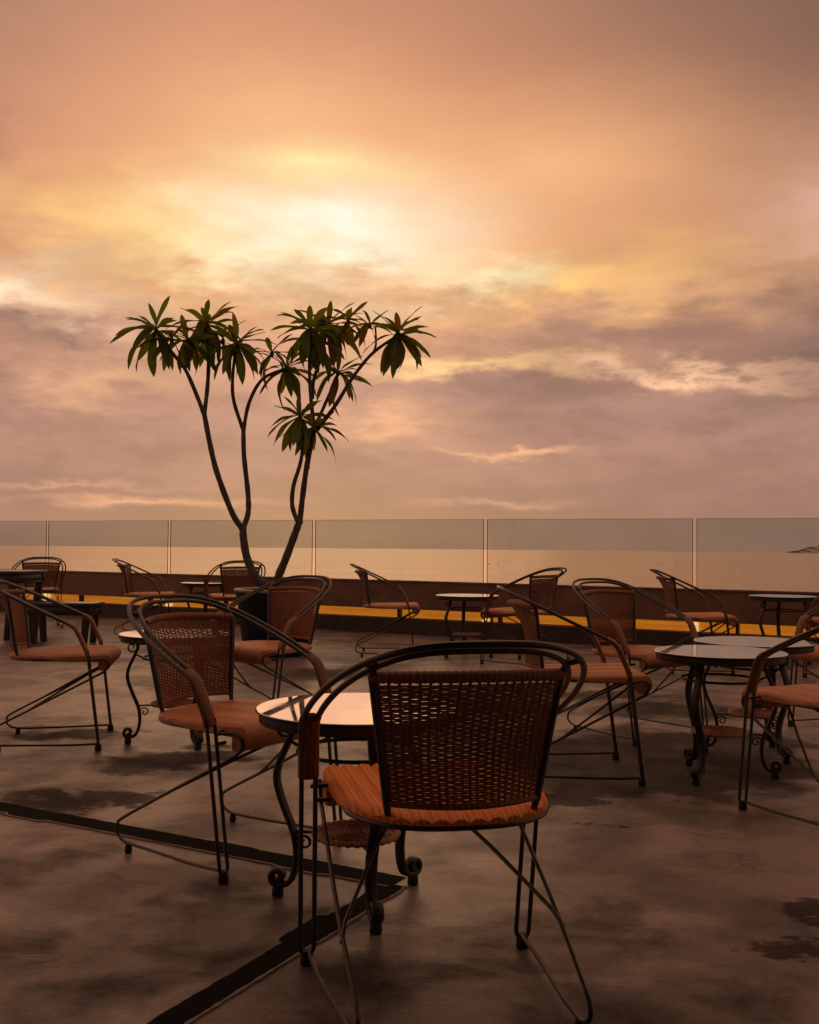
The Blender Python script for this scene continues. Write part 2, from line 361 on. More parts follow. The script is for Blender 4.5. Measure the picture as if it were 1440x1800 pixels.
# ------------------------------------------------------------------ mesh helpers
class MB:
    def __init__(self): self.v = []; self.f = []
    def add(self, vs, fs):
        o = len(self.v); self.v += [tuple(p) for p in vs]; self.f += [tuple(i + o for i in q) for q in fs]
    def tube(self, pts, r, n=8, r2=None, up=None, caps=True):
        """swept tube; r may be a list; r2 = second half axis (along the frame's other axis)"""
        P = [Vector(p) for p in pts]; N = len(P)
        rr = r if isinstance(r, (list, tuple)) else [r] * N
        r2l = rr if r2 is None else (r2 if isinstance(r2, (list, tuple)) else [r2] * N)
        T = []
        for i in range(N):
            t = P[min(i + 1, N - 1)] - P[max(i - 1, 0)]
            T.append(t.normalized() if t.length > 1e-9 else Vector((0, 0, 1)))
        a = Vector(up) if up is not None else (Vector((0, 0, 1)) if abs(T[0].z) < 0.9 else Vector((1, 0, 0)))
        vs = []
        for i in range(N):
            if up is not None: a = Vector(up)
            a = a - T[i] * a.dot(T[i])
            if a.length < 1e-6: a = T[i].orthogonal()
            a.normalize(); bb = T[i].cross(a)
            for k in range(n):
                th = 2 * PI * k / n
                vs.append(P[i] + a * (math.cos(th) * rr[i]) + bb * (math.sin(th) * r2l[i]))
        fs = []
        for i in range(N - 1):
            for k in range(n):
                q = (k + 1) % n
                fs.append((i * n + k, i * n + q, (i + 1) * n + q, (i + 1) * n + k))
        if caps:
            fs.append(tuple(reversed(range(n)))); fs.append(tuple((N - 1) * n + k for k in range(n)))
        self.add(vs, fs)
    def bar(self, pts, wide, thick, up):
        """swept rectangular bar: `wide` along `up`, `thick` across"""
        P = [Vector(p) for p in pts]; N = len(P); vs = []; fs = []
        wl = wide if isinstance(wide, (list, tuple)) else [wide] * N
        for i in range(N):
            t = (P[min(i + 1, N - 1)] - P[max(i - 1, 0)]).normalized()
            a = Vector(up); a = (a - t * a.dot(t)).normalized(); c = t.cross(a)
            h, k = wl[i] / 2, thick / 2
            e = k * 0.45
            for s, q in ((-h + e, -k), (h - e, -k), (h, -k + e), (h, k - e), (h - e, k), (-h + e, k), (-h, k - e), (-h, -k + e)):
                vs.append(P[i] + a * s + c * q)
        for i in range(N - 1):
            for k in range(8):
                q = (k + 1) % 8
                fs.append((i * 8 + k, i * 8 + q, (i + 1) * 8 + q, (i + 1) * 8 + k))
        fs.append(tuple(reversed(range(8)))); fs.append(tuple((N - 1) * 8 + k for k in range(8)))
        self.add(vs, fs)
    def lathe(self, prof, n=32, c=(0, 0, 0), close=False):
        """prof: list of (r,z); r==0 makes a pole"""
        vs = []; fs = []; idx = []
        for r, z in prof:
            if r < 1e-6: idx.append([len(vs)]); vs.append((c[0], c[1], c[2] + z))
            else:
                idx.append(list(range(len(vs), len(vs) + n)))
                for k in range(n):
                    th = 2 * PI * k / n; vs.append((c[0] + r * math.cos(th), c[1] + r * math.sin(th), c[2] + z))
        pairs = list(zip(idx[:-1], idx[1:])) + ([(idx[-1], idx[0])] if close else [])
        for a, bq in pairs:
            for k in range(n):
                q = (k + 1) % n
                if len(a) == 1 and len(bq) == 1: continue
                if len(a) == 1: fs.append((a[0], bq[q], bq[k]))
                elif len(bq) == 1: fs.append((a[k], a[q], bq[0]))
                else: fs.append((a[k], a[q], bq[q], bq[k]))
        self.add(vs, fs)
    def box(self, c, s, bev=0.0):
        x, y, z = (q / 2 for q in s)
        if bev <= 0:
            vs = [(c[0] + i * x, c[1] + j * y, c[2] + k * z) for i in (-1, 1) for j in (-1, 1) for k in (-1, 1)]
            self.add(vs, [(0, 1, 3, 2), (4, 6, 7, 5), (0, 4, 5, 1), (2, 3, 7, 6), (0, 2, 6, 4), (1, 5, 7, 3)]); return
        import bmesh
        bm = bmesh.new(); bmesh.ops.create_cube(bm, size=1.0)
        for v in bm.verts: v.co = Vector((v.co.x * s[0], v.co.y * s[1], v.co.z * s[2]))
        bmesh.ops.bevel(bm, geom=bm.edges[:], offset=bev, segments=2, profile=0.5, affect='EDGES')
        bm.verts.index_update()
        self.add([(v.co.x + c[0], v.co.y + c[1], v.co.z + c[2]) for v in bm.verts], [tuple(v.index for v in f.verts) for f in bm.faces])
        bm.free()
    def build(self, name, material, parent=None, smooth=True, angle=40):
        me = bpy.data.meshes.new(name); me.from_pydata(self.v, [], self.f); me.update()
        import bmesh
        bm = bmesh.new(); bm.from_mesh(me); bmesh.ops.recalc_face_normals(bm, faces=bm.faces[:]); bm.to_mesh(me); bm.free()
        if smooth:
            me.polygons.foreach_set('use_smooth', [True] * len(me.polygons))
            me.set_sharp_from_angle(angle=R(angle))
        me.materials.append(MATS[material])
        o = bpy.data.objects.new(name, me); C.objects.link(o); o.parent = parent
        return o

def empty(name, loc=(0, 0, 0), rz=0.0):
    o = bpy.data.objects.new(name, None); C.objects.link(o); o.location = loc; o.rotation_euler = (0, 0, rz); o.empty_display_size = 0.1
    return o
def tag(o, label=None, cat=None, group=None, kind=None):
    for k, v in (('label', label), ('category', cat), ('group', group), ('kind', kind)):
        if v: o[k] = v
    return o
def copy_tree(o, parent=None):
    c = o.copy(); C.objects.link(c); c.parent = parent
    for ch in list(o.children): copy_tree(ch, c)
    return c
def spline(pts, n):
    """Catmull-Rom through pts, n samples per span"""
    P = [Vector(p) for p in pts]; out = []
    for i in range(len(P) - 1):
        p0, p1, p2, p3 = P[max(i - 1, 0)], P[i], P[i + 1], P[min(i + 2, len(P) - 1)]
        for k in range(n):
            t = k / n
            out.append(0.5 * ((2 * p1) + (p2 - p0) * t + (2 * p0 - 5 * p1 + 4 * p2 - p3) * t * t + (3 * p1 - p0 - 3 * p2 + p3) * t ** 3))
    out.append(P[-1]); return out
def resample(pts, n):
    L = [0.0]
    for a, bq in zip(pts, pts[1:]): L.append(L[-1] + (bq - a).length)
    out = []; j = 0
    for i in range(n):
        s = L[-1] * i / (n - 1)
        while j < len(L) - 2 and L[j + 1] < s: j += 1
        t = (s - L[j]) / max(L[j + 1] - L[j], 1e-9); out.append(pts[j].lerp(pts[j + 1], min(max(t, 0), 1)))
    return out

# ------------------------------------------------------------------ the setting
# floor slab (terrace) : one sheet up to the parapet line  Y = 12.384 - 0.55 X
PY = lambda x: 12.384 - 0.55 * x
fl = MB()
fl.add([(-14, -6, 0), (14, -6, 0), (14, PY(14) + 0.35, 0), (-14, PY(-14) + 0.35, 0),
        (-14, -6, -0.4), (14, -6, -0.4), (14, PY(14) + 0.35, -0.4), (-14, PY(-14) + 0.35, -0.4)],
       [(0, 1, 2, 3), (4, 7, 6, 5), (0, 4, 5, 1), (1, 5, 6, 2), (2, 6, 7, 3), (3, 7, 4, 0)])
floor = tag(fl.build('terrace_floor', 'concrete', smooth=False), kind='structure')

def strip(pts, widths, z0, z1, name, material, jit=0.0):
    """a flat band on the floor following pts, with a little thickness and ragged edges"""
    P = [Vector((p.x, p.y, 0)) for p in pts]; vs = []; fs = []; N = len(P)
    for i in range(N):
        t = (P[min(i + 1, N - 1)] - P[max(i - 1, 0)]).normalized(); nn = Vector((-t.y, t.x, 0))
        for s in (-1, 1):
            q = P[i] + nn * s * (widths[i] / 2 + random.uniform(-jit, jit))
            vs.append((q.x, q.y, z1)); vs.append((q.x, q.y, z0))
    for i in range(N - 1):
        a, c = i * 4, (i + 1) * 4
        fs += [(a, a + 2, c + 2, c), (a, c, c + 1, a + 1), (a + 2, a + 3, c + 3, c + 2)]
    fs += [(0, 1, 3, 2), ((N - 1) * 4, (N - 1) * 4 + 2, (N - 1) * 4 + 3, (N - 1) * 4 + 1)]
    mb = MB(); mb.add(vs, fs)
    return mb.build(name, material, floor, smooth=False)
def lip(pts, ws):
    # worn pale arris of the slab along the near side of the joint
    P = []
    for i, p in enumerate(pts):
        t = (pts[min(i + 1, len(pts) - 1)] - pts[max(i - 1, 0)]).normalized(); nn = Vector((-t.y, t.x, 0))
        if nn.y > 0: nn = -nn
        P.append(p + nn * (ws[i] / 2 + 0.006))
    strip(P, [random.uniform(0.004, 0.012) for _ in P], 0.0003, 0.0042, 'slab_edge', 'slab_edge', 0.0)
corner = at(700, 1551, 0)
def band(pa, pb, n, w0, lumps):
    a, c = at(*pa, 0), at(*pb, 0)
    pts = [a.lerp(c, i / n) for i in range(n + 1)]; ws = []
    d = (c - a).normalized(); nn = Vector((-d.y, d.x, 0))
    for i in range(n + 1):
        t = i / n; wd = w0
        for (t0, t1, dw, sh) in lumps:
            if t0 <= t <= t1: wd += dw; pts[i] = pts[i] + nn * sh
        ws.append(wd)
    return pts, ws
pts, ws = band((-60, 1407), (700, 1551), 70, 0.105, [(0.17, 0.25, 0.015, -0.012), (0.62, 0.70, 0.010, 0.004), (0.80, 0.88, 0.012, -0.006)])
strip(pts, ws, 0.0005, 0.002, 'expansion_joint', 'joint_sealant', 0.003)
lip(pts, ws)
pts, ws = band((692, 1556), (230, 1838), 60, 0.075, [(0.30, 0.46, 0.030, -0.010), (0.02, 0.10, 0.01, 0)])
strip(pts, ws, 0.0005, 0.0024, 'expansion_joint', 'joint_sealant', 0.003)
lip(pts, ws)
pts = [at(200, 1105, 0).lerp(at(1600, 1182, 0), i / 40) for i in range(41)]
strip(pts, [0.016] * 41, 0.0005, 0.003, 'saw_cut', 'saw_cut', 0.003)

# parapet with the light slot
u_dir = Vector((1, -0.55, 0)).normalized(); n_in = Vector((-0.55, -1, 0)).normalized()   # towards the terrace
def along(x): return Vector((x, PY(x), 0))
def prism(mb, x0, x1, d0, d1, z0, z1):
    """box along the parapet: x0..x1 on the parapet line, d = offset towards the terrace"""
    vs = []
    for x in (x0, x1):
        for d in (d0, d1):
            for z in (z0, z1):
                p = along(x) + n_in * d; vs.append((p.x, p.y, z))
    mb.add(vs, [(0, 1, 3, 2), (4, 6, 7, 5), (0, 4, 5, 1), (2, 3, 7, 6), (0, 2, 6, 4), (1, 5, 7, 3)])
SEAMS = [-5.373 - 2.0735 * 2, -5.373 - 2.0735, -5.373, -3.317, -1.239, 0.833, 2.921, 2.921 + 2.08, 2.921 + 4.16]
par = tag(empty('parapet', along(0)), 'long low dark brown parapet with an amber light slot along the terrace edge', 'wall')
def local(o):          # parts are built in world space: keep them there under an offset parent
    o.parent = par; o.matrix_parent_inverse = Matrix.Translation(-Vector(par.location)); return o
XL, XR = -11.0, 8.0
mb = MB(); prism(mb, XL, XR, -0.30, 0.05, 0.0, 0.183); local(mb.build('plinth', 'plinth_paint', smooth=False))
mb = MB(); prism(mb, XL, XR, -0.05, 0.03, 0.293, 0.612); local(mb.build('upper_board', 'parapet_paint', smooth=False))
mb = MB(); prism(mb, XL, XR, -0.062, 0.045, 0.613, 0.630); local(mb.build('coping', 'parapet_paint', smooth=False))
for i in range(len(SEAMS) - 1):
    mb = MB(); prism(mb, SEAMS[i] + 0.03, SEAMS[i + 1] - 0.03, -0.16, -0.13, 0.186, 0.34)
    o = local(mb.build('light_strip', 'light_diffuser', smooth=False))
for x in SEAMS[1:-1]:
    mb = MB(); prism(mb, x - 0.022, x + 0.022, -0.155, -0.06, 0.185, 0.291); local(mb.build('light_fitting', 'light_fitting', smooth=False))
for x in [XL + 0.5 + 1.15 * i for i in range(17)]:
    mb = MB(); prism(mb, x - 0.012, x + 0.012, -0.128, -0.052, 0.1845, 0.2925); local(mb.build('bracket', 'plinth_paint', smooth=False))

# glass balustrade: panes with open joints
bal = tag(empty('glass_balustrade', along(0) - n_in * 0.085), 'frameless tinted glass balustrade standing behind the dark parapet', 'balustrade')
for i in range(len(SEAMS) - 1):
    a, c = SEAMS[i] + 0.022, SEAMS[i + 1] - 0.022
    mb = MB(); prism(mb, a, c, -0.092, -0.080, 0.195, 1.351)
    o = mb.build('glass_panel', 'pane_glass', smooth=False)
    o.parent = bal; o.matrix_parent_inverse = Matrix.Translation(-Vector(bal.location))
    for e0, e1, z0, z1 in ((a - 0.004, a, 0.195, 1.351), (c, c + 0.004, 0.195, 1.351), (a, c, 1.351, 1.3545)):
        mb = MB(); prism(mb, e0, e1, -0.0915, -0.0805, z0, z1)
        e = mb.build('polished_edge', 'pane_edge', smooth=False); e.parent = o

# unseen roof and back wall, added only to shade the near floor
mb = MB(); mb.box((0, -2.2, 3.26), (13.0, 8.8, 0.12)); mb.box((0, 2.24, 3.18), (13.0, 0.08, 0.26)); mb.box((0, -6.2, 1.5), (13.0, 0.2, 3.0))
tag(mb.build('added_shade_roof', 'plinth_paint', smooth=False), kind='structure')

# sea, seen from 90 m up: its edge lies at the real dip of the horizon
SEA_Z = -90.0
mb = MB(); rad = 90.0 / math.tan(R(0.30)); nseg = 256
vs = [(0, 0, SEA_Z)] + [(rad * math.sin(2 * PI * k / nseg), rad * math.cos(2 * PI * k / nseg), SEA_Z) for k in range(nseg)]
mb.add(vs, [(0, 1 + k, 1 + (k + 1) % nseg) for k in range(nseg)])
tag(mb.build('sea', 'sea_water', smooth=False), kind='structure')
# distant headland at the right
def headland(px0, px1, hpx, name):
    D = 15500.0; mb = MB(); N = 60; vs = []; fs = []
    for i in range(N + 1):
        t = i / N; x = (px0 + (px1 - px0) * t - 720) / F_ * D
        h = hpx / F_ * D * (math.sin(min(t * 1.35, 1.0) * PI * 0.62) ** 1.1) * (1 + 0.10 * math.sin(t * 23) + 0.06 * math.sin(t * 51 + 1))
        if t > 0.8: h *= 1 - (t - 0.8) * 1.2
        for j, (dy, k) in enumerate(((-500, 0.0), (-320, 0.45), (-120, 0.86), (60, 1.0), (600, 0.7), (1400, 0.0))):
            vs.append((x + dy * 0.2 + 60 * math.sin(i * 1.7 + j), D + dy, SEA_Z - 1 + max(h, 0.5) * k))
    for i in range(N):
        for j in range(5):
            a = i * 6 + j; fs.append((a, a + 1, a + 7, a + 6))
    mb.add(vs, fs)
    return tag(mb.build(name, 'hill_haze', angle=80), kind='structure')
headland(1400, 1640, 34, 'headland_hill')

# ------------------------------------------------------------------ wicker chair
CW, CWR, CD = 0.287, 0.252, 0.493
WS, YS, ZS, WB, YB, ZB, HB, HZ, HE = 0.305, 0.161, 0.651, 0.296, -0.059, 0.487, 0.599, 0.857, 0.607
GAP = 0.0175
KZ = (HZ - ZS) / (HB - YS)

def hoop_center(n=160):
    pts = []
    for i in range(n + 1):
        t = -PI / 2 + PI * i / n
        s = math.sin(t); x = WS * math.copysign(abs(s) ** HE, s); y = -YS - (HB - YS) * math.cos(t)
        pts.append(Vector((x, y, ZS + KZ * (-y - YS))))
    return resample(pts, 61)
def arm_center(s, n=10):
    """from the wrap's lower end up to the hoop start, side s"""
    a = [Vector((s * WB, YB + 0.012, ZB - 0.10)), Vector((s * WB, YB, ZB)), Vector((s * (WB + 0.004), YB - 0.030, ZB + 0.075)),
         Vector((s * (WS - 0.001), YS * -1 + 0.040, ZS - 0.028)), Vector((s * WS, -YS, ZS)), Vector((s * WS, -YS - 0.10, ZS + 0.047))]
    return spline(a, n)[n:-n]
def hoop_path(off):
    H = hoop_center(); out = []
    for i, p in enumerate(H):
        t = H[min(i + 1, len(H) - 1)] - H[max(i - 1, 0)]
        nn = Vector((t.y, -t.x, 0)).normalized()          # outward in plan
        q = p + nn * off; q.z -= KZ * nn.y * off; out.append(q)
    left = [p + Vector((-off, 0, 0)) for p in arm_center(-1)]
    right = [p + Vector((off, 0, 0)) for p in reversed(arm_center(1))]
    return left[:-1] + out + right[1:]

def backrest_point(u, v):
    hw = 0.172 + (0.214 - 0.172) * v
    ye = -0.431 - 0.037 * v; yc = -0.492 + 0.012 * math.sin(PI * min(v / 0.8, 1)) - 0.072 * max(v, 0) ** 3
    return Vector((u * hw, ye + (yc - ye) * (1 - u * u), 0.505 + 0.278 * v + 0.010 * (1 - u * u) * v))

def seat_mesh(ribs, amp):
    mb = MB(); per = 6 if ribs < 20 else 4; NX = ribs * per; HWID = 0.245
    vs = []; fs = []; prof_n = None
    for i in range(NX + 1):
        x = -HWID + 2 * HWID * i / NX; q = min(abs(x) / HWID, 1.0)
        yr = -0.20 - 0.29 * max(1 - q ** 2.6, 0.0) ** (1 / 2.6)
        if q > 0.999: yr = -0.21
        rip = amp * (abs(math.sin(PI * ribs * (i / NX)))) ** 0.8
        edge = 0.012 * max(0, (q - 0.88) / 0.12) ** 2
        prof = []
        for k in range(15):
            t = k / 14; y = yr + (0.012 - yr) * t
            z = 0.479 + 0.010 * t - edge + rip - 0.010 * max(0.0, 1 - (y - yr) / 0.03) ** 2
            prof.append((y, z))
        for k in range(1, 13):
            th = PI / 2 - k * (R(215) / 12); rr = 0.043 + rip
            prof.append((0.012 + rr * math.cos(th), 0.446 - edge * 0.3 + rr * math.sin(th)))
        for k in range(6):
            t = k / 5; y = -0.012 + (yr + 0.006 + 0.012) * t
            prof.append((y, 0.455 + 0.004 * t - edge * 0.5 if k else 0.448))
        prof_n = len(prof)
        vs += [(x, y, z) for y, z in prof]
    for i in range(NX):
        for k in range(prof_n):
            q = (k + 1) % prof_n; a = i * prof_n
            fs.append((a + k, a + q, a + prof_n + q, a + prof_n + k))
    fs.append(tuple(range(prof_n))); fs.append(tuple(reversed([NX * prof_n + k for k in range(prof_n)])))
    mb.add(vs, fs)
    return mb

def foot_cap(parent, x, y, r=0.0125, h=0.034):
    mb = MB(); mb.lathe([(0, 0), (r * 0.9, 0), (r * 1.15, 0.006), (r, h * 0.7), (r * 0.8, h), (0, h)], 10, (x, y, 0)); return mb.build('foot_cap', 'rubber', parent)

def make_chair():
    root = empty('wicker_chair')
    mb = MB(); mb.tube(hoop_path(GAP), 0.0076, 10); mb.tube(hoop_path(-GAP), 0.0076, 10)
    H = hoop_center()
    for s in (-1, 1):            # short ties between the two rods where the back posts meet the hoop
        k = min(range(len(H)), key=lambda i: abs(H[i].x - s * 0.222) + (0 if H[i].y < -0.3 else 9))
        p = H[k]; t = H[k + 1] - H[k - 1]; nn = Vector((t.y, -t.x, 0)).normalized()
        a = p + nn * GAP; a.z -= KZ * nn.y * GAP; c = p - nn * GAP; c.z += KZ * nn.y * GAP
        mb.tube([a, c], 0.0075, 8)
    mb.build('arm_hoop', 'black_metal', root)
    for s in (-1, 1):
        # front leg: two rods joined by a U at the foot
        mb = MB(); g = GAP
        top = Vector((s * WB, YB, ZB + 0.02)); bot = Vector((s * CW, 0.0, 0.045))
        u = [top + Vector((-g, 0, 0)), bot + Vector((-g, 0, 0))]
        u += [bot + Vector((-g * math.cos(a), 0, -g * math.sin(a))) for a in (R(35), R(65), R(90), R(115), R(145))]
        u += [bot + Vector((g, 0, 0)), top + Vector((g, 0, 0))]
        mb.tube(u, 0.0062, 8, up=(0, 1, 0.02))
        for z in (0.462, 0.425):                       # two stubs that tie the leg to the seat
            t = (ZB + 0.02 - z) / (ZB + 0.02 - 0.045); yl = YB * (1 - t)
            mb.tube([(s * (WB - g), yl, z), (s * 0.238, yl, z)], 0.006, 8)
        leg = mb.build('leg', 'black_metal', root); foot_cap(leg, s * CW, 0.0, 0.016, 0.036)
        # floor rail, rear bend and long diagonal that curls under the seat front
        P = [(s * (CW - 0.004), -0.006, 0.034), (s * (CW - 0.008), -0.15, 0.030), (s * (CWR + 0.006), -0.36, 0.030), (s * CWR, -0.47, 0.031), (s * CWR, -0.515, 0.036),
             (s * CWR, -0.548, 0.058), (s * CWR, -0.548, 0.088), (s * (CWR - 0.002), -0.520, 0.116), (s * 0.256, -0.30, 0.230), (s * 0.252, -0.02, 0.375), (s * 0.252, 0.022, 0.400),
             (s * 0.252, 0.040, 0.425), (s * 0.254, 0.030, 0.450), (s * 0.262, 0.0, 0.462), (s * 0.285, -0.045, 0.458)]
        mb = MB(); mb.tube(spline(P, 4), 0.0056, 8); rail = mb.build('side_rail', 'black_metal', root)
        foot_cap(rail, s * CWR, -0.49, 0.0115, 0.030)
        mb = MB(); mb.tube([(s * 0.2585, -0.375, 0.191), (s * 0.245, -0.33, 0.218), (s * 0.15, -0.16, 0.318), (s * 0.045, 0.0, 0.412)], 0.0052, 8); mb.build('brace', 'black_metal', root)
        # wicker wrap round both rods of the arm
        A = resample(arm_center(s), 84); mb = MB()
        rr = [0.0108 + (0.0014 if i % 3 else 0.0) for i in range(84)]; r2 = [GAP + 0.0082 + (0.0014 if i % 3 else 0.0) for i in range(84)]
        rr[0] = rr[-1] = 0.009; r2[0] = r2[-1] = GAP + 0.0075
        A[0] = A[0] + (A[0] - A[1]) * 2
        mb.tube(A, r2, 14, r2=rr, up=(1, 0, 0)); mb.build('arm_wrap', 'wicker_wrap', root, angle=60)
    # seat and a thin rod frame under its rim
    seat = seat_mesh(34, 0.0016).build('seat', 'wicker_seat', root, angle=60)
    rim = []
    for i in range(41):
        x = -0.236 + 0.472 * i / 40; q = min(abs(x) / 0.245, 1)
        rim.append((x, -0.20 - 0.29 * (1 - q ** 2.6) ** (1 / 2.6) + 0.010, 0.458))
    rim = [(-0.238, 0.0, 0.452)] + rim + [(0.238, 0.0, 0.452)]
    mb = MB(); mb.tube(rim, 0.0075, 8); mb.build('seat_rim', 'black_metal', seat)
    # backrest: posts, top roll, woven panel
    mb = MB()
    top = [backrest_point(-1 + 2 * i / 28, 1.0) for i in range(29)]
    rr = [0.0125 + (0.0013 if i % 2 else 0) for i in range(29)]
    fine = resample(top, 90); mb.tube(fine, [0.0122 + (0.0014 if i % 3 else 0) for i in range(90)], 10)
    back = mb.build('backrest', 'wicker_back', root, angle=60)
    mb = MB(); bt = [backrest_point(-1 + 2 * i / 20, 0.0) for i in range(21)]; mb.tube(bt, 0.0075, 8); mb.build('bottom_bar', 'wicker_back', back)
    for s in (-1, 1):
        mb = MB()
        side = [Vector((s * 0.165, -0.418, 0.462))] + [backrest_point(s, i / 8) for i in range(9)] + [Vector((s * 0.217, -0.507, 0.820))]
        mb.tube(side, [0.0066] + [0.0092] * 9 + [0.0068], 8); mb.build('back_post', 'black_metal', back)
    mb = MB(); NS = 21; NR = 50
    for i in range(NS):
        u = -0.955 + 1.91 * i / (NS - 1)
        mb.tube([backrest_point(u, 0.0 + k / 9) for k in range(10)], 0.0036, 4, r2=0.0016, up=(1, 0, 0), caps=False)
    for r in range(NR):
        v = 0.012 + 0.925 * (r + 0.5) / NR
        if NR - 6 <= r: v += 0.0
        row = []
        for k in range(2 * NS + 1):
            u = -0.99 + 1.98 * k / (2 * NS)
            p = backrest_point(u, v); off = 0.0016 * math.cos(PI * (k / 2.0) + PI * r)
            row.append(p + Vector((0, off, random.uniform(-0.0004, 0.0004))))
        mb.tube(row, 0.00245, 4, r2=0.0013, up=(0, 0, 1), caps=False)
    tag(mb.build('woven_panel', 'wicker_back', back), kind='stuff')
    return root

proto = make_chair()
CH = 'wicker and black metal chairs on the terrace'
CHAIRS = [  # x, y, yaw(deg), label
    (0.030, 2.748, 12.6, 'nearest wicker chair, seen from behind, with broad-ribbed orange seat'),
    (-0.409, 3.549, -125.0, 'wicker chair left of the nearest glass table, open seat turned to it'),
    (-0.964, 5.87, 142.6, 'wicker chair standing right in front of the dark planter, turned to the left'),
    (-1.625, 5.643, -80.1, 'side-on wicker chair cut off by the left edge of the picture'),
    (1.044, 4.973, -89.6, 'side-on wicker chair just behind the right shoulder of the nearest chair'),
    (1.454, 5.795, -144.6, 'wicker chair facing the two glass tables at the right, its brown back to the parapet'),
    (1.627, 4.40, 24.0, 'wicker chair cut off by the right edge, largest on that side, seen from behind'),
    (2.713, 9.013, -92.5, 'side-on wicker chair far right against the parapet, under a balustrade joint'),
    (0.849, 9.584, 48.4, 'wicker chair at the far table with a lower shelf, back turned, mid parapet'),
    (0.051, 10.139, -89.4, 'side-on far wicker chair standing alone right of the planter and tree'),
    (-2.731, 11.907, -84.2, 'side-on far wicker chair left of the tree, second from the left by the parapet'),
    (-2.008, 11.844, 21.1, 'far wicker chair partly behind the left tree stem, back to the camera'),
    (-4.667, 13.076, 27.9, 'farthest wicker chair, at far left behind the dark wooden table'),
    (3.50, 8.75, 30.0, 'far wicker chair cut off by the right edge beside the rightmost far table'),
    (2.42, 6.02, 118.0, 'wicker chair mostly out of the right edge, behind the right pair of tables'),
]
chairs = []
for i, (x, y, a, label) in enumerate(CHAIRS):
    o = proto if i == 0 else copy_tree(proto)
    o.location = (x, y, 0); o.rotation_euler = (0, 0, R(a)); tag(o, label, 'chair', CH); chairs.append(o)
# the nearest chair has a seat with broad ribs
for ch in chairs[0].children:
    if ch.name.startswith('seat'):
        tmp = seat_mesh(12, 0.009).build('seat_ribbed', 'wicker_orange', None, angle=60)
        ch.data = tmp.data; bpy.data.objects.remove(tmp)
        ch['label'] = 'orange wicker seat with broad ribs'

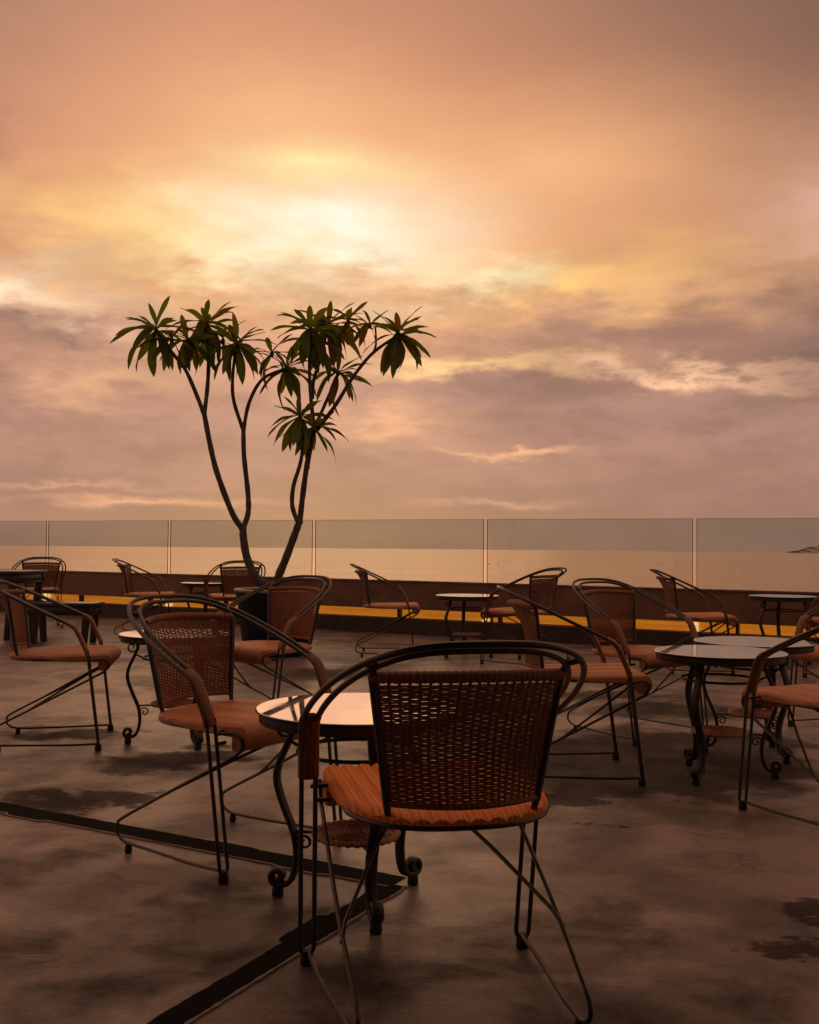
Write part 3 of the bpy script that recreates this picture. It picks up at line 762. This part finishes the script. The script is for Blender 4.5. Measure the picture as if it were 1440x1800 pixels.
# ------------------------------------------------------------------ round glass tables
def spiral(c, r0, r1, a0, a1, n=16):
    return [(c[0] + (r0 + (r1 - r0) * i / n) * math.cos(a0 + (a1 - a0) * i / n), c[1] + (r0 + (r1 - r0) * i / n) * math.sin(a0 + (a1 - a0) * i / n)) for i in range(n + 1)]
def make_table():
    root = empty('round_table')
    mb = MB(); mb.lathe([(0, 0.572), (0.296, 0.572), (0.3015, 0.574), (0.3015, 0.579), (0.299, 0.580), (0.2985, 0.580), (0, 0.580)], 72); top = mb.build('glass_top', 'table_glass', root, angle=12)
    mb = MB(); mb.lathe([(0.3020, 0.5735), (0.3032, 0.575), (0.3032, 0.578), (0.3020, 0.5792)], 72, close=True); mb.build('glass_edge', 'glass_edge', top)
    mb = MB(); mb.lathe([(0.262, 0.541), (0.289, 0.541), (0.292, 0.545), (0.292, 0.567), (0.289, 0.5705), (0.262, 0.5705)], 64, close=True); mb.build('rim_ring', 'cast_iron', root)
    mb = MB(); mb.lathe([(0.176 + 0.006 * math.cos(t), 0.452 + 0.006 * math.sin(t)) for t in [2 * PI * k / 8 for k in range(8)]], 48, close=True); mb.build('middle_ring', 'cast_iron', root)
    # woven lower shelf: rim plus concentric plaited rings
    mb = MB(); mb.lathe([(0, 0.203), (0.116, 0.203), (0.116, 0.209), (0, 0.209)], 40)
    for q in range(9):
        rr = 0.010 + q * 0.0128; nn = max(10, int(2 * PI * rr / 0.010)); pts = []
        for k in range(nn + 1):
            th = 2 * PI * k / nn; pts.append((rr * math.cos(th), rr * math.sin(th), 0.2105 + 0.0028 * (1 if (k + q) % 2 else -1)))
        mb.tube(pts, 0.0048, 5, r2=0.0032, up=(0, 0, 1), caps=False)
    sh = mb.build('shelf', 'wicker_shelf', root)
    mb = MB(); pts = [((0.124) * math.cos(2 * PI * k / 60), 0.124 * math.sin(2 * PI * k / 60), 0.207 + (0.002 if k % 2 else -0.002)) for k in range(61)]
    mb.tube(pts, 0.0085, 8, caps=False); mb.build('shelf_rim', 'wicker_shelf', sh)
    for j in range(3):
        th = 2 * PI * j / 3; d = Vector((math.cos(th), math.sin(th), 0)); tg = Vector((-math.sin(th), math.cos(th), 0))
        def to3(p): return d * p[0] + Vector((0, 0, p[1]))
        prof = [(0.205, 0.540), (0.202, 0.505), (0.222, 0.455), (0.248, 0.395), (0.252, 0.340), (0.226, 0.265), (0.196, 0.195), (0.186, 0.135), (0.192, 0.080), (0.210, 0.044), (0.240, 0.036)]
        foot = spiral((0.246, 0.060), 0.024, 0.009, R(-80), R(300), 18)
        path = spline([to3(p) for p in prof + foot[1:]], 3)
        wd = [0.034] * len(path)
        mb = MB(); mb.bar(path, wd, 0.016, tg)
        leg = mb.build('leg', 'cast_iron', root, angle=50)
        mb = MB(); f0 = d * 0.246; mb.lathe([(0, 0), (0.015, 0), (0.0185, 0.006), (0.0165, 0.026), (0.012, 0.040), (0, 0.040)], 12, (f0.x, f0.y, 0)); mb.build('foot_cap', 'rubber', leg)
        # top scroll outside the leg, bracket and small scroll to the shelf
        mb = MB()
        s1 = [(0.203, 0.505)] + spiral((0.232, 0.508), 0.030, 0.008, R(185), R(560), 20)
        mb.bar(spline([to3(p) for p in s1], 2), 0.020, 0.007, tg); mb.build('scroll', 'cast_iron', leg, angle=50); mb = MB()
        s2 = [(0.120, 0.200), (0.160, 0.200), (0.198, 0.198)]
        mb.bar([to3(p) for p in s2], 0.018, 0.008, tg); mb.build('shelf_arm', 'cast_iron', leg); mb = MB()
        s3 = [(0.190, 0.150), (0.186, 0.175)] + spiral((0.162, 0.166), 0.022, 0.006, R(60), R(440), 20)
        mb.bar(spline([to3(p) for p in s3], 2), 0.014, 0.006, tg); mb.build('scroll', 'cast_iron', leg, angle=50); mb = MB()
        s4 = [(0.215, 0.470), (0.176, 0.452)]
        mb.bar([to3(p) for p in s4], 0.016, 0.008, tg)
        mb.build('ring_arm', 'cast_iron', leg, angle=50)
    return root
tproto = make_table()
TB = 'round glass tables on the terrace'
TABLES = [
    (-0.150, 3.140, 166, 'nearest round glass table, mirroring the sky beside the nearest chair'),
    (1.455, 4.900, 229, 'nearer of the two overlapping glass tables at the right, woven shelf below'),
    (1.790, 5.430, 290, 'farther of the two overlapping glass tables at the right'),
    (-1.235, 5.600, 190, 'round glass table mostly hidden behind the back of the left wicker chair'),
    (0.560, 10.02, 215, 'small far round table with a lower shelf in front of the parapet, mid picture'),
    (3.47, 9.72, 200, 'far round table by the parapet at the right edge of the picture'),
    (-2.42, 12.52, 40, 'far round table by the parapet left of the tree stems'),
]
for i, (x, y, a, label) in enumerate(TABLES):
    o = tproto if i == 0 else copy_tree(tproto)
    o.location = (x, y, 0); o.rotation_euler = (0, 0, R(a)); tag(o, label, 'table', TB)
    if y > 9 and x > 3: o.scale = (1, 1, 1.06)

# ------------------------------------------------------------------ dark wooden table and bench at the left
def wood_piece(name, cx, cy, rz, L, W, Ht, th, leg_w, splay, label, cat):
    root = empty(name, (cx, cy, 0), R(rz)); tag(root, label, cat)
    mb = MB(); mb.box((0, 0, Ht - 0.02), (L, W, 0.04), 0.006); mb.build('top', 'dark_wood', root)
    mb = MB()
    for y in (-1, 1): mb.box((0, y * (W / 2 - 0.035), Ht - 0.042 - th / 2), (L - 0.06, 0.035, th), 0.004)
    for x in (-1, 1): mb.box((x * (L / 2 - 0.05), 0, Ht - 0.042 - th / 2), (0.035, W - 0.11, th), 0.004)
    mb.build('apron', 'dark_wood', root)
    for sx_ in (-1, 1):
        for sy_ in (-1, 1):
            mb = MB()
            a = Vector((sx_ * (L / 2 - 0.07), sy_ * (W / 2 - 0.065), Ht - 0.043)); c = Vector((a.x - sx_ * splay, a.y, 0))
            mb.bar([a, a.lerp(c, 0.5), c], [leg_w, leg_w * 0.92, leg_w * 0.8], leg_w * 0.9, (1, 0, 0)); mb.build('leg', 'dark_wood', root, angle=30)
    return root
wood_piece('wooden_bench', -3.60, 10.95, -6, 0.74, 0.36, 0.425, 0.085, 0.075, 0.03, 'low dark wooden bench with a glossy top behind the leftmost chair', 'bench')
wood_piece('wooden_table', -4.82, 11.55, -6, 1.40, 0.75, 0.735, 0.09, 0.085, 0.05, 'tall dark wooden table cut off by the left edge of the picture', 'table')

# ------------------------------------------------------------------ planter and tree
PX, PYY = -1.265, 10.0
pl = tag(empty('planter', (PX, PYY, 0)), 'large dark round planter pot holding the forked tree', 'planter')
mb = MB(); mb.lathe([(0, 0), (0.285, 0), (0.30, 0.02), (0.335, 0.25), (0.365, 0.50), (0.385, 0.585), (0.385, 0.60), (0.335, 0.60), (0.325, 0.55), (0, 0.55)], 56); mb.build('pot', 'planter_glaze', pl, angle=35)
mb = MB(); mb.lathe([(0.337, 0.598), (0.388, 0.598), (0.400, 0.604), (0.402, 0.618), (0.395, 0.626), (0.345, 0.626), (0.337, 0.618)], 56, close=True); mb.build('rim', 'planter_rim', pl)
mb = MB(); vs = []; rings = 8
prof = [(0.322 * (1 - i / rings), 0.565 + 0.03 * math.sin(PI * i / rings / 2)) for i in range(rings)] + [(0, 0.595)]
mb.lathe(prof, 32); mb.build('soil', 'soil', pl)

tree = tag(empty('forked_tree', (PX, PYY, 0.55)), 'slender tree with forked bare stems and rosettes of long drooping leaves', 'tree')
def tp(px, py, dy=0.0):
    p = at(px, py, depth=PYY + dy); return p
def stem(name, pts, r0, r1, parent=tree):
    P = [tp(*p) for p in pts]
    P = spline(P, 5); N = len(P)
    rr = [r0 + (r1 - r0) * i / (N - 1) for i in range(N)]
    rr = [q * (1 + 0.05 * math.sin(i * 1.9) + random.uniform(-0.03, 0.03)) for i, q in enumerate(rr)]
    mb = MB(); mb.tube([p - tree.location for p in P], rr, 9); return mb.build(name, 'bark', parent, angle=80)
stem('trunk', [(476, 1050, 0.0), (469, 1032, 0.0), (449, 1013, 0.0), (434, 980, 0), (428, 945, 0), (427, 926, 0)], 0.046, 0.034)
stem('trunk', [(480, 1052, 0.08), (487, 1020, 0.08), (502, 983, 0.08), (518, 940, 0.06), (526, 918, 0.05)], 0.044, 0.033)
br = {}
def branch(pts, r0, r1): return stem('branch', pts, r0, r1)
branch([(427, 930, 0), (409, 903, -.05), (382, 832, -.12), (369, 779, -.15), (359, 726, -.17)], 0.031, 0.024)
branch([(359, 729, -.17), (344, 690, -.2), (325, 648, -.24), (302, 619, -.3), (275, 580, -.34)], 0.021, 0.015)
branch([(325, 650, -.24), (329, 628, -.2), (332, 602, -.10)], 0.016, 0.012)
branch([(359, 729, -.17), (365, 677, -.05), (367, 619, .02), (364, 572, .04)], 0.022, 0.015)
branch([(427, 930, 0), (436, 903, .05), (436, 868, .08), (429, 801, .1), (428, 755, .1)], 0.028, 0.022)
branch([(428, 757, .1), (411, 705, .0), (409, 663, -.05), (415, 608, -.06)], 0.020, 0.014)
branch([(428, 757, .1), (438, 708, .16), (462, 666, .22), (503, 648, .25)], 0.020, 0.014)
branch([(525, 921, .05), (514, 890, .02), (516, 854, -.02), (529, 810, -.05), (533, 765, -.07), (528, 733, -.10)], 0.024, 0.015)
branch([(527, 921, .06), (530, 890, .08), (538, 828, .10), (548, 775, .10), (553, 752, .10)], 0.029, 0.025)
branch([(553, 756, .10), (547, 705, .05), (544, 647, 0), (545, 580, -.04)], 0.021, 0.014)
branch([(549, 700, .07), (551, 670, .14), (562, 635, .22), (576, 578, .28)], 0.020, 0.014)
branch([(555, 748, .10), (576, 700, .16), (594, 656, .20)], 0.018, 0.013)
branch([(556, 757, .10), (566, 745, .05), (592, 709, -.02), (622, 661, -.10), (656, 620, -.18), (699, 590, -.22)], 0.023, 0.014)
branch([(655, 622, -.18), (661, 605, -.14), (660, 575, -.10)], 0.011, 0.009)

def leaf_mesh(L, Wd, droop, fold, wav, seed):
    rnd = random.Random(seed); N = 9; vs = []; fs = []
    ph = rnd.uniform(0, 6)
    for i in range(N + 1):
        t = i / N
        wv = Wd * (math.sin(PI * min(t ** 0.85, 1)) ** 0.75) * (0.45 + 0.75 * t) if 0.10 < t < 1 else Wd * (0.06 if t <= 0.10 else 0.0)
        ang = droop * t
        y = L * (t * (1 - 0.18 * (droop * t) ** 2 / 2)); z = -L * 0.5 * droop * t * t
        for s in (-1, -0.5, 0, 0.5, 1):
            vs.append((s * wv / 2, y, z + abs(s) * wv * fold + wav * Wd * math.sin(t * 9 + ph + s) * abs(s)))
    for i in range(N):
        for k in range(4):
            a = i * 5 + k; fs.append((a, a + 1, a + 6, a + 5))
    me = bpy.data.meshes.new('leaf'); me.from_pydata(vs, [], fs)
    me.polygons.foreach_set('use_smooth', [True] * len(me.polygons)); return me
LEAVES = []
for kk in range(10):
    for mt in ('leaf_green', 'leaf_russet'):
        me = leaf_mesh(1.0, random.uniform(0.21, 0.29), 0.25 + 0.09 * kk, random.uniform(0.10, 0.24), 0.08, kk); me.materials.append(MATS[mt])
        LEAVES.append((kk, mt, me))
TIPS = [  # px, py, dy, leaf count, length px, russet share, tilt x (outward lean)
    (274, 579, -.34, 14, 66, .1, -0.35), (331, 600, -.10, 12, 58, .15, 0.0), (364, 570, .04, 16, 66, .05, 0.05), (416, 606, -.06, 15, 64, .05, 0.2),
    (503, 648, .25, 13, 60, .1, 0.25), (528, 733, -.10, 14, 60, .05, -0.15), (545, 579, -.04, 15, 66, .1, -0.15), (577, 576, .28, 16, 68, .2, 0.1),
    (594, 656, .20, 12, 58, .15, 0.25), (700, 587, -.22, 20, 64, .22, 0.22), (650, 572, -.10, 6, 50, .6, -0.1), (553, 752, .05, 7, 56, .1, 0.3),
    (302, 598, -.28, 6, 54, .1, -0.1), (392, 600, .0, 6, 54, .0, 0.1), (478, 622, .2, 7, 52, .1, 0.0), (612, 566, .2, 7, 54, .4, 0.2), (560, 600, .1, 6, 56, .1, 0.0)]
mb = MB(); tip_pos = []
for (px, py, dy, cnt, lp, rus, lean) in TIPS:
    p = tp(px, py, dy) - tree.location; tip_pos.append(p)
    mb.lathe([(0.0, -0.03), (0.016, -0.03), (0.020, -0.005), (0.017, 0.018), (0.008, 0.034), (0.0, 0.040)], 8, p)
crown = mb.build('crown', 'bark', tree)
rnd = random.Random(21)
for p, (px, py, dy, cnt, lp, rus, lean) in zip(tip_pos, TIPS):
    cnt = int(cnt * 1.5)
    for k in range(cnt):
        az = k * 2.39996 + rnd.uniform(-0.3, 0.3); t = (k + 0.5) / cnt
        elev = R(62) - t * R(120) + rnd.uniform(-0.16, 0.16)
        L = lp * 1.02 / 184.0 * (0.72 + 0.42 * min(1, 0.35 + t)) * rnd.uniform(0.85, 1.12)
        kk = min(9, int(2 + 7 * t * rnd.uniform(0.6, 1.1))); want = 'leaf_russet' if rnd.random() < rus else 'leaf_green'
        me = next(m3 for (k3, m2, m3) in LEAVES if k3 == kk and m2 == want)
        d = Vector((math.cos(az) * math.cos(elev) + lean * 0.5, math.sin(az) * math.cos(elev), math.sin(elev))).normalized()
        x = d.cross(Vector((0, 0, 1)));  x = x.normalized() if x.length > 1e-3 else Vector((1, 0, 0)); z = x.cross(d).normalized()
        roll = rnd.uniform(-0.5, 0.5); x2 = x * math.cos(roll) + z * math.sin(roll); z2 = x2.cross(d)
        M = Matrix((x2, d, z2)).transposed().to_4x4()
        o = bpy.data.objects.new('leaf', me); C.objects.link(o); o.parent = crown
        o.matrix_local = Matrix.Translation(p + Vector((0, 0, rnd.uniform(-0.02, 0.03)))) @ M @ Matrix.Scale(L, 4)

# ------------------------------------------------------------------ small boats out on the water
def make_boat():
    root = empty('boat'); mb = MB(); vs = []; fs = []; N = 10
    for i in range(N + 1):
        t = i / N; bw = 1.1 * math.sin(PI * (0.12 + 0.80 * t)) ** 0.7 * (1 if t < 0.75 else (1 - (t - 0.75) * 3.4)); bw = max(bw, 0.06); sh = 0.9 + 0.9 * abs(t - 0.45) ** 2
        for (sx_, z) in ((-1, sh), (-0.7, 0.1), (0, -0.35), (0.7, 0.1), (1, sh)): vs.append((-4.5 + 9 * t, sx_ * bw, z))
    for i in range(N):
        for k in range(4): a = i * 5 + k; fs.append((a, a + 1, a + 6, a + 5))
        fs.append((i * 5 + 4, i * 5, i * 5 + 5, i * 5 + 9))
    fs.append((0, 1, 2, 3, 4)); mb.add(vs, fs); mb.build('hull', 'boat_paint', root, smooth=False)
    mb = MB(); mb.box((-0.8, 0, 1.6), (2.4, 1.5, 1.4), 0.1); mb.build('cabin', 'boat_paint', root)
    mb = MB(); mb.tube([(0.8, 0, 0.6), (0.8, 0, 3.6)], 0.08, 6); mb.build('mast', 'boat_paint', root)
    return root
bproto = make_boat()
BOATS = [(262, 974, 20, 1.2, 'tiny dark boat on the sea just left of the second balustrade joint from the left'),
         (860, 992, 10, 1.3, 'left boat of the close pair just right of the middle balustrade joint'),
         (876, 993, 170, 1.0, 'right boat of the close pair just right of the middle balustrade joint'),
         (1158, 991, 15, 1.0, 'small boat above the far right side-on chair, left of the joint'),
         (1190, 992, 165, 1.0, 'small boat closest to the left side of the rightmost balustrade joint'),
         (1248, 986, 30, 1.1, 'left boat of the close pair right of the rightmost balustrade joint'),
         (1262, 986, 5, 1.2, 'right boat of the close pair right of the rightmost balustrade joint'),
         (1424, 1022, 80, 0.8, 'lone boat low on the water by the right edge of the picture')]
for i, (px, py, a, s, label) in enumerate(BOATS):
    o = bproto if i == 0 else copy_tree(bproto)
    p = at(px, py, SEA_Z); o.location = p; o.rotation_euler = (0, 0, R(a)); o.scale = (s * 1.15, s * 1.15, s * 1.15); tag(o, label, 'boat', 'small boats on the sea')
